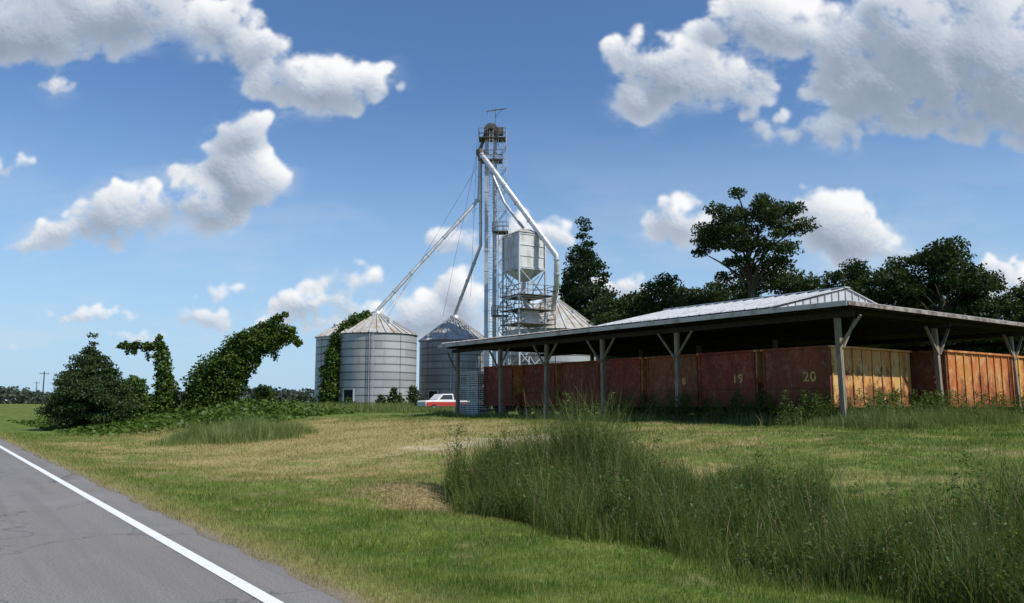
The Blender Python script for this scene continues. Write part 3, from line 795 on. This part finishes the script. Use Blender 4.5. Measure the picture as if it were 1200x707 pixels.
for t in [-.0] + T_B:
    mb.box((-13.6, t, ZT + .12), (28.6, .10, .22), 0)
for s in [0] + S_A[1:]:
    mb.box((-s, 10.9, ZT + .33), (.1, 23.4, .18))
for k in range(47):
    mb.box((.6 - k * .62, 10.9, ZT + .445), (.06, 23.4, .045))
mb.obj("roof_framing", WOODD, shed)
ZR = ZT + .48
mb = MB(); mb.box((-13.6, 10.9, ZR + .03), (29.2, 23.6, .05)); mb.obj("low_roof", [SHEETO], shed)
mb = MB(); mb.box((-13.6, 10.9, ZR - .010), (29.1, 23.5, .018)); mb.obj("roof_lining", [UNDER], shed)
mb = MB()
mb.box((1.03, 10.9, ZR - .05), (.04, 23.6, .15))
mb.obj("fascia", EDGEM, shed)
mb = MB(); mb.box((-13.6, -.93, ZR - .06), (29.2, .05, .17)); mb.obj("fascia", FASC, shed, "weathered fascia board toned pale as if lit")
zl = ZR + .07; th_ = .05
def gable(x0_, x1_, zr, mat, name, ta, tm, tb):
    mb = MB()
    for (t0, zz0, t1, zz1) in ((ta, zl, tm, zr), (tm, zr, tb, zl)):
        mb.add([(x0_, t0, zz0), (x1_, t0, zz0), (x1_, t1, zz1), (x0_, t1, zz1)], [(0, 1, 2, 3)])
        mb.add([(x0_, t0, zz0 + th_), (x1_, t0, zz0 + th_), (x1_, t1, zz1 + th_), (x0_, t1, zz1 + th_)], [(3, 2, 1, 0)])
        nrib = int(abs(x1_ - x0_) / .607)
        for k in range(nrib + 1):
            xx = x0_ - .04 - k * .605
            if xx > x1_: mb.beam((xx, t0, zz0 + th_ + .02), (xx, t1, zz1 + th_ + .02), .05, .05)
    mb.box(((x0_ + x1_) / 2, tm, zr + .08), (abs(x1_ - x0_) + .1, .4, .05))
    mb.obj(name, mat, shed)
    mb = MB(); mb.add([(x0_ - .05, ta + .2, ZR + .06), (x0_ - .05, tb - .2, ZR + .06), (x0_ - .05, tm, zr - .01)], [(0, 1, 2)])
    for k in range(1, 20):
        t = ta + .2 + k * .53; zt = zl + (zr - zl) * (1 - abs(t - tm) / 5.5)
        if zt - ZR > .15 and t < tb: mb.beam((x0_ - .02, t, ZR + .06), (x0_ - .02, t, zt - .03), .05)
    mb.obj("gable_wall", mat, shed)
gable(-2.4, -13.2, 5.90, SHEETR, "raised_roof", -.85, 4.7, 10.2)
gable(-13.3, -28.3, 5.36, SHEETO, "weathered_roof", -.85, 4.7, 10.2)

# ------------------------------------------------------------------ wagons
BW, BL, BZ0, BZ1 = 3.2, 6.0, .85, 3.15
def wagon(label, side, loc):
    root = empty("farm_wagon", loc, ANG, label, "wagon", "farm wagons parked under the shed")
    mb = MB(); x = BW / 2; y = BL / 2
    hc = (BZ0 + BZ1) / 2; hh = BZ1 - BZ0
    mb.box((0, -y + .03, hc), (BW, .06, hh), 0); mb.box((0, y - .03, hc), (BW, .06, hh), 0)
    mb.box((-x + .03, 0, hc), (.06, BL - .12, hh), 1); mb.box((x - .03, 0, hc), (.06, BL - .12, hh), 1)
    mb.box((0, 0, BZ0 + .05), (BW - .12, BL - .12, .08), 0)
    for sg in (-1, 1):
        for k in range(9):
            yy = -y + .06 + k * (BL - .12) / 8
            mb.box((sg * (x + .025), yy, hc), (.05, .07, hh - .04), 1)
        for k in (0, 4):
            xx = -x + .05 + k * (BW - .1) / 4
            mb.box((xx, sg * (y + .03), hc), (.08, .06, hh - .04), 0)
        mb.box((sg * (x + .03), 0, BZ1 + .04), (.14, BL + .14, .09), 1); mb.box((0, sg * (y + .03), BZ1 + .04), (BW - .08, .14, .09), 0)
        mb.box((sg * (x + .03), 0, BZ0 - .04), (.12, BL + .1, .12), 1); mb.box((0, sg * (y + .03), BZ0 - .04), (BW - .06, .12, .12), 0)
        mb.box((0, sg * (y + .025), BZ0 + .72), (BW - .1, .05, .06), 0)
    mb.obj("body", [WRED, side], root, bevel=.008)
    mb = MB()
    for sg in (-.6, .6): mb.box((sg, 0, .68), (.12, BL, .2))
    for yy in (-1.9, 1.9): mb.box((0, yy, .48), (BW - .5, .14, .14)); mb.box((0, yy, .58), (1.6, .3, .1))
    mb.obj("chassis", TOWERD, root)
    mb = MB(); mb.beam((-.35, -y + .4, .55), (0, -y - 1.1, .45), .09); mb.beam((.35, -y + .4, .55), (0, -y - 1.1, .45), .09); mb.box((0, -y - 1.2, .45), (.12, .3, .1)); mb.obj("drawbar", TOWERD, root)
    for sx in (-1, 1):
        for yy in (-1.9, 1.9):
            mb = MB(); xx = sx * (BW / 2 - .35)
            prof = [(.22, -.12), (.40, -.13), (.46, -.09), (.47, 0), (.46, .09), (.40, .13), (.22, .12)]
            m2 = MB(); m2.lathe(prof, 24)
            vs = [(v[2] + xx, v[1] + yy, v[0] + .42) for v in m2.v]; mb.add(vs, m2.f, 0, True)
            wh_ = mb.obj("wheel", RUBBER, root)
            mb = MB(); mb.tube([(xx - .09, yy, .42), (xx + .09, yy, .42)], .225, 16); mb.obj("rim", WHITES, wh_)
    return root
def copy_tree(o, loc, label):
    c = o.copy(); c.location = loc; c["label"] = label; COL.objects.link(c)
    c.rotation_euler = (0, 0, ANG + random.uniform(-.03, .03))
    def rec(a, b):
        for ch in a.children:
            k = ch.copy(); COL.objects.link(k); k.parent = b; rec(ch, k)
    rec(o, c); return c
def number(root, txt, x, z, size=.56):
    cu = bpy.data.curves.new("number_marking", 'FONT'); cu.body = txt; cu.size = size; cu.extrude = .004; cu.align_x = 'CENTER'; cu.offset = .008; cu.space_character = 1.15
    t = bpy.data.objects.new("tmp", cu); COL.objects.link(t)
    bpy.context.view_layer.update()
    me = bpy.data.meshes.new_from_object(t.evaluated_get(bpy.context.evaluated_depsgraph_get()))
    bpy.data.objects.remove(t)
    me.transform(Matrix.Translation((x, -BL / 2 - .012, z)) @ Matrix.Rotation(R(90), 4, 'X'))
    me.materials.clear(); me.materials.append(NUM)
    o = bpy.data.objects.new("number_marking", me); link(o); o.parent = root
def wpos(i, t0, ds=0): 
    p = shed_w(1 + ds + BW / 2 + 3.55 * i, t0 + BL / 2); return (p.x, p.y, .64)
w20 = wagon("faded red and yellow farm wagon numbered 20", WYEL, wpos(0, 1.0))
w21 = wagon("faded orange farm wagon parked at the shed side", WORA, wpos(0, 7.8, -1.25))
plain = []
for i in range(1, 7):
    plain.append(copy_tree(w20, wpos(i, 1.0 + random.uniform(-.1, .8)), "faded red farm wagon numbered 19" if i == 1 else "faded dark red farm wagon parked under the shed"))
for i in range(1, 4): copy_tree(w21, wpos(i, 7.9 + random.uniform(-.2, .2)), "faded orange and red farm wagon under the shed")
copy_tree(w21, wpos(0, 14.5, -1.0), "faded orange farm wagon parked at the shed side")
number(w20, "20", .62, 1.82); number(plain[0], "19", .62, 1.82); number(plain[1], "18", .62, 1.82, .45)
number(w21, "2", 1.1, 1.8, .45)

def crate(loc, label, mat):
    mb = MB(); w = 1.0; hgt = .95
    for sx in (-1, 1):
        for sy in (-1, 1): mb.beam((sx * w / 2, sy * w / 2, 0), (sx * w / 2, sy * w / 2, hgt), .06)
    for zz in np.linspace(.1, hgt - .03, 7):
        for sg in (-1, 1): mb.box((0, sg * w / 2, zz), (w, .03, .05)); mb.box((sg * w / 2, 0, zz), (.03, w, .05))
    for xx in np.linspace(-w / 2, w / 2, 7)[1:-1]:
        for sg in (-1, 1): mb.box((xx, sg * w / 2 * 1.03, hgt / 2), (.035, .02, hgt - .1)); mb.box((sg * w / 2 * 1.03, xx, hgt / 2), (.02, .035, hgt - .1))
    mb.box((0, 0, .08), (w - .05, w - .05, .05)); mb.box((0, 0, .45), (w - .1, w - .1, .6), 1)
    o = mb.obj("slatted_crate", [mat, UNDER]); o.location = loc; o.rotation_euler = (0, 0, ANG)
    return top(o, label, "crate", "crates stacked at the shed end")
c0 = None
PALE = simple("pale_crate_material", (.72, .72, .70), (.52, .51, .48), 3, .8)
for ci, s in enumerate((26.15, 27.25)):
    for k in range(3):
        p = shed_w(s, 1.0); loc = (p.x, p.y, .7 + k * .97)
        if c0 is None: c0 = crate(loc, "pale slatted crate stacked at the shed end", PALE)
        else:
            c = c0.copy(); c.location = loc; COL.objects.link(c)

# ------------------------------------------------------------------ pickup by the bins
RED = simple("red_car_paint_material", (.42, .03, .025), (.35, .03, .025), 2, .3, 0, spec=.6)
WHT = simple("white_car_paint_material", (.72, .72, .70), (.62, .62, .6), 2, .35, 0, spec=.6)
GLS = simple("car_glass_material", (.02, .025, .03), (.03, .035, .04), 2, .08, 0, spec=.8)
pk = empty("pickup_truck", (-7.0, 83.5, .70), R(215), "red and white pickup truck parked beside the bins", "pickup truck")
def prism(mb, prof, w, m=0):
    n_ = len(prof); vs = [(p[0], -w / 2, p[1]) for p in prof] + [(p[0], w / 2, p[1]) for p in prof]
    mb.add(vs, [tuple(range(n_)), tuple(range(2 * n_ - 1, n_ - 1, -1))] + [(i, i + n_, (i + 1) % n_ + n_, (i + 1) % n_) for i in range(n_)], m)
mb = MB(); prism(mb, [(-2.6, .5), (2.55, .5), (2.6, .95), (2.45, 1.08), (1.1, 1.15), (-2.6, 1.15)], 1.85); mb.obj("body", WHT, pk, bevel=.05)
mb = MB(); prism(mb, [(-.8, 1.16), (1.25, 1.16), (.6, 1.75), (-.65, 1.78)], 1.65); mb.obj("cabin", WHT, pk, bevel=.05)
mb = MB(); prism(mb, [(-.6, 1.22), (.95, 1.22), (.5, 1.66), (-.52, 1.68)], 1.68); mb.obj("side_window", GLS, pk)
mb = MB(); prism(mb, [(-2.62, .55), (2.5, .55), (2.5, .95), (-2.62, .95)], 1.88); mb.obj("stripe", RED, pk)
for xx in (-1.6, 1.65):
    for sy in (-.84, .84):
        mb = MB(); mb.tube([(xx, sy - .12, .36), (xx, sy + .12, .36)], .36, 18); wl = mb.obj("wheel", RUBBER, pk)
        mb = MB(); mb.tube([(xx, sy - .13, .36), (xx, sy + .13, .36)], .18, 14); mb.obj("rim", TOWERM, wl)

for k, (x, y) in enumerate([(-115, 200), (-175, 300), (-290, 470)]):
    mb = MB(); z_ = h(x, y)
    rt = empty("utility_pole", (x, y, z_), R(36), "wooden utility pole with crossarm beside the road", "utility pole", "roadside utility poles")
    mb.tube([(0, 0, -.2), (0, 0, 8.6)], [.17, .11], 8); mb.obj("pole", WOODD, rt)
    mb = MB(); mb.box((0, 0, 8.0), (2.0, .12, .14))
    for s in (-.9, -.3, .9): mb.tube([(s, 0, 8.07), (s, 0, 8.25)], .05, 6)
    mb.obj("crossarm", WOODD, rt)

# ------------------------------------------------------------------ world
w = bpy.data.worlds.new("World"); scene.world = w; w.use_nodes = True
nt = w.node_tree; nt.nodes.clear(); T = NT(nt)
SUN_EL, SUN_AZ = R(48), R(120)
sky = T.n("ShaderNodeTexSky"); sky.sky_type = 'NISHITA'; sky.sun_disc = False
sky.sun_elevation = SUN_EL; sky.sun_rotation = SUN_AZ; sky.air_density = 1.0; sky.dust_density = .5; sky.ozone_density = 1.8
D = T.n("ShaderNodeTexCoord").outputs["Generated"]
sp = T.n("ShaderNodeSeparateXYZ"); T.put(sp.inputs[0], D)
skyc = T.mix(1.0, sky.outputs[0], (.78, 1.03, 1.28), 'MULTIPLY')
haze = T.math('SUBTRACT', 1.0, T.sstep(sp.outputs[2], -.08, .38))
skyc = T.mix(T.math('MULTIPLY', haze, .95), skyc, (4.4, 6.3, 8.3))
bg = T.n("ShaderNodeBackground"); T.put(bg.inputs[0], skyc); bg.inputs[1].default_value = .104
ow = T.n("ShaderNodeOutputWorld"); nt.links.new(bg.outputs[0], ow.inputs[0])

# ------------------------------------------------------------------ cloud layer (sky backdrop dome)
def vnoise(x, y, seed):
    xi = np.floor(x).astype(np.int64); yi = np.floor(y).astype(np.int64); fx = x - xi; fy = y - yi
    fx = fx * fx * fx * (fx * (fx * 6 - 15) + 10); fy = fy * fy * fy * (fy * (fy * 6 - 15) + 10)
    def hsh(a, b):
        n_ = (a * 374761393 + b * 668265263 + seed * 1442695041) & 0x7fffffff
        n_ = ((n_ ^ (n_ >> 13)) * 1274126177) & 0x7fffffff
        return ((n_ ^ (n_ >> 16)) & 0xffff) / 65535.0
    a = hsh(xi, yi); b = hsh(xi + 1, yi); c = hsh(xi, yi + 1); d_ = hsh(xi + 1, yi + 1)
    return (a * (1 - fx) + b * fx) * (1 - fy) + (c * (1 - fx) + d_ * fx) * fy
def fbm(x, y, sc, oct_=5, gain=.55, seed=1):
    s = 0; amp = 1; tot = 0; c_, s_ = .8, .6
    for k in range(oct_):
        s = s + amp * (vnoise(x * sc, y * sc, seed + k) - .5); tot += amp; amp *= gain; sc *= 2.03
        x, y = x * c_ - y * s_, x * s_ + y * c_
    return s / tot * 2
du = .00125
U, W = np.meshgrid(np.arange(-.86, .86, du), np.arange(-.005, .66, du))
nyy, nxx = U.shape
def blur(A, k, it=3):
    for _ in range(it):
        c = np.cumsum(np.pad(A, ((0, 0), (k + 1, k)), mode='edge'), 1); A = (c[:, 2 * k + 1:] - c[:, :-2 * k - 1]) / (2 * k + 1)
        c = np.cumsum(np.pad(A, ((k + 1, k), (0, 0)), mode='edge'), 0); A = (c[2 * k + 1:] - c[:-2 * k - 1]) / (2 * k + 1)
    return A
CL = [(-.62, .480, .17, .050, .55, 1), (-.47, .492, .13, .044, .75, 1), (-.37, .470, .080, .045, 1, 1), (-.54, .52, .2, .05, .75, 1), (-.274, .405, .064, .040, .95, 1), (-.215, .412, .080, .034, 1, 1), (-.235, .380, .048, .024, .9, 1),
 (-.588, .407, .026, .015, .9, 1), (-.345, .335, .034, .032, 1, 1), (-.372, .300, .062, .028, 1, 1), (-.404, .244, .062, .034, 1, 1), (-.335, .275, .040, .032, .95, 1), (-.49, .228, .080, .028, .9, 1), (-.54, .210, .07, .022, .85, .95),
 (-.475, .256, .034, .022, .95, 1), (-.585, .193, .050, .015, .8, .85), (-.628, .295, .032, .013, .85, .9), (-.364, .137, .036, .013, .95, .9), (-.392, .104, .040, .015, .85, .8), (-.207, .155, .052, .022, 1, 1),
 (-.244, .118, .070, .022, .95, .95), (-.127, .104, .062, .028, .95, 1), (-.06, .125, .035, .034, .9, .95), (-.064, .198, .058, .022, .9, .85), (.032, .205, .046, .028, .9, .95), (.187, .436, .066, .040, 1, 1), (.25, .398, .098, .040, 1, 1),
 (.331, .480, .095, .052, 1, 1), (.163, .380, .038, .026, .9, 1), (.30, .365, .06, .020, .8, .9), (.53, .465, .13, .070, 1, 1), (.63, .42, .11, .085, .9, 1), (.47, .400, .095, .042, .9, 1), (.40, .335, .09, .022, .50, .8), (.50, .355, .10, .028, .5, .9), (.60, .52, .14, .06, 1, 1), (.68, .34, .06, .03, .5, .8), (.58, .36, .07, .03, .5, .9),
 (.209, .220, .046, .034, 1, 1), (.405, .215, .060, .042, 1, 1), (.44, .190, .058, .024, .85, .95), (.385, .245, .030, .026, 1, 1), (.149, .140, .06, .018, .95, .95), (.627, .125, .06, .026, .9, .95), (.60, .165, .05, .016, .85, .85), (-.52, .107, .06, .013, .8, .8),
 (-.30, .092, .08, .013, .85, .85), (-.18, .088, .07, .016, .85, .85), (.30, .150, .06, .014, .9, .7), (-.02, .090, .07, .016, .85, .8), (.05, .115, .05, .018, .9, .8), (-.46, .078, .07, .010, .8, .7), (-.60, .070, .06, .008, .8, .6), (.76, .30, .06, .03, .8, .9), (-.77, .36, .07, .03, .8, .9)]
crng = np.random.default_rng(21)
wu = U + .028 * fbm(U, W, 12, 6, .62, 11); ww = W + .022 * fbm(U, W, 12, 6, .62, 31)
Dn = np.full_like(U, -1.0); Hh = np.zeros_like(U); Br = np.zeros_like(U); Bw = np.full_like(U, 1e-3); Al = np.full_like(U, 1e-3); Ab = np.zeros_like(U)
for (u0, w0, a, b, br, al) in CL:
    npf = int(10 + 420 * (a * b) ** .5)
    for _ in range(npf):
        t = crng.uniform(0, 2 * np.pi); rr = crng.uniform(0, 1) ** .5
        px_, py_ = np.cos(t) * rr, np.sin(t) * rr
        if py_ < 0: py_ *= .65
        rad = b * crng.uniform(.28, .75) * (1.15 - .55 * rr)
        cu_, cw_ = u0 + px_ * a, w0 + py_ * b
        m_ = 1.9
        i0 = max(0, int((cu_ - rad * m_ - .035 + .86) / du)); i1 = min(nxx, int((cu_ + rad * m_ + .035 + .86) / du) + 1)
        j0 = max(0, int((cw_ - rad * m_ - .035 + .005) / du)); j1 = min(nyy, int((cw_ + rad * m_ + .035 + .005) / du) + 1)
        if i1 <= i0 or j1 <= j0: continue
        sl = (slice(j0, j1), slice(i0, i1))
        d2 = ((wu[sl] - cu_) ** 2 + (ww[sl] - cw_) ** 2) / rad ** 2
        Dn[sl] = np.maximum(Dn[sl], 1 - d2)
        dd = np.clip(1 - d2 / 1.6, 0, 1)
        Hh[sl] = np.maximum(Hh[sl], np.where(dd > 0, (1 - rr) * b * .8 + rad * np.sqrt(dd), 0))
        vr = np.clip(py_ * 1.0 + .35, -1, 1)
        Br[sl] += dd * br * (.66 + .36 * vr); Bw[sl] += dd; Ab[sl] += dd * al; Al[sl] += dd
Br = blur(Br, 4, 2) / blur(Bw, 4, 2); Ao = np.clip(Ab / Al, 0, 1)
nz = fbm(U, W, 24, 7, .68, 71)
Dsm = blur(np.clip(Dn, -1, 1), 3, 2)
dn2 = Dsm + nz * 1.5
alpha = smooth((dn2 + .30) / 1.2) * smooth((Dsm + .85) / .8)
alpha = np.clip(alpha * Ao * 1.06, 0, 1) * (Bw > .002)
alpha = blur(alpha, 1, 1)
soft = blur(alpha, 9)
wisp = np.clip(soft * 1.4, 0, 1) * smooth((fbm(U * .8, W * 1.8, 12, 7, .66, 5) + .06) / .45) * .55
hz = smooth((fbm(U * .7, W * 2.4, 4, 6, .6, 91) + .08) / .5) * .26 * smooth((.42 - W) / .36)
Hs = blur(Hh, 5, 3) + nz * .0036 + .9 * blur(Hh, 16, 2)
gy, gx = np.gradient(Hs, du)
nn = 1 / np.sqrt(gx ** 2 + gy ** 2 + 1.4)
lam = np.clip((-gx * .40 - gy * .74 + .56) * nn, 0, 1)
sh = np.zeros_like(U)
for k in (8, 16, 28, 42):
    s_ = np.zeros_like(U); s_[:-k, :-k // 2] = soft[k:, k // 2:]
    sh += s_ * .25
lit = .54 + .52 * lam + .12 * nz - .46 * sh * soft
lit = np.clip(lit * (.40 + .70 * Br) + .10 * (1 - soft), 0, 1)
A_ = np.clip(1 - (1 - alpha * .985) * (1 - wisp) * (1 - hz), 0, 1)
wl_ = np.clip(alpha / np.maximum(A_, 1e-3), 0, 1)
lit = lit * wl_ + .68 * (1 - wl_)
Rd = 6000
dirv = np.stack([U, np.ones_like(U), W], -1); dirv /= np.linalg.norm(dirv, axis=-1)[..., None]
V = (dirv * Rd).reshape(-1, 3)
i, j = np.meshgrid(np.arange(nxx - 1), np.arange(nyy - 1)); a = (j * nxx + i).ravel()
F = np.stack([a, a + nxx, a + nxx + 1, a + 1], 1)
am = (A_.reshape(-1) > .004); F = F[am[F].any(1)]
used = np.zeros(len(V), bool); used[F.ravel()] = True; remap = np.cumsum(used) - 1
m, ntc = new_mat("cloud_material"); T = NT(ntc)
at = T.n("ShaderNodeAttribute"); at.attribute_name = "cloud"
sp = T.n("ShaderNodeSeparateXYZ"); T.put(sp.inputs[0], at.outputs["Vector"])
em = T.n("ShaderNodeEmission"); tr = T.n("ShaderNodeBsdfTransparent"); mx = T.n("ShaderNodeMixShader"); ou = T.n("ShaderNodeOutputMaterial")
cr = T.n("ShaderNodeValToRGB"); e = cr.color_ramp.elements
e[0].position = 0; e[0].color = (.24, .30, .40, 1); e[1].position = 1; e[1].color = (.98, .98, .99, 1)
k_ = e.new(.5); k_.color = (.53, .60, .70, 1)
T.put(cr.inputs[0], sp.outputs[0]); T.put(em.inputs[0], cr.outputs[0]); em.inputs[1].default_value = 1
T.put(mx.inputs[0], sp.outputs[1]); ntc.links.new(tr.outputs[0], mx.inputs[1]); ntc.links.new(em.outputs[0], mx.inputs[2]); ntc.links.new(mx.outputs[0], ou.inputs[0])
m.cycles.emission_sampling = 'NONE'
sk = mesh_np("sky", V[used], remap[F], m, smooth=True)
att = sk.data.attributes.new("cloud", 'FLOAT_VECTOR', 'POINT')
dat = np.stack([lit.reshape(-1)[used], A_.reshape(-1)[used], np.zeros(used.sum())], 1).astype(np.float32)
att.data.foreach_set("vector", dat.ravel())
top(sk, "white cumulus clouds across a blue summer sky", "sky", kind="structure")

sd = bpy.data.lights.new("sun", 'SUN'); sd.energy = 4.9; sd.angle = R(.5); sd.color = (1, .95, .87)
so = bpy.data.objects.new("sun", sd); link(so)
S = Vector((math.sin(SUN_AZ) * math.cos(SUN_EL), math.cos(SUN_AZ) * math.cos(SUN_EL), math.sin(SUN_EL)))
so.rotation_euler = S.to_track_quat('Z', 'Y').to_euler()

# ------------------------------------------------------------------ camera
cd = bpy.data.cameras.new("camera"); cd.sensor_width = 36; cd.lens = 28.5; cd.clip_end = 12000; cd.clip_start = .05
co = bpy.data.objects.new("camera", cd); link(co); co.location = (0, 0, 1.6); co.rotation_euler = (R(97.1), 0, 0)
scene.camera = co
scene.view_settings.view_transform = 'Standard'; scene.view_settings.look = 'None'; scene.view_settings.exposure = 0
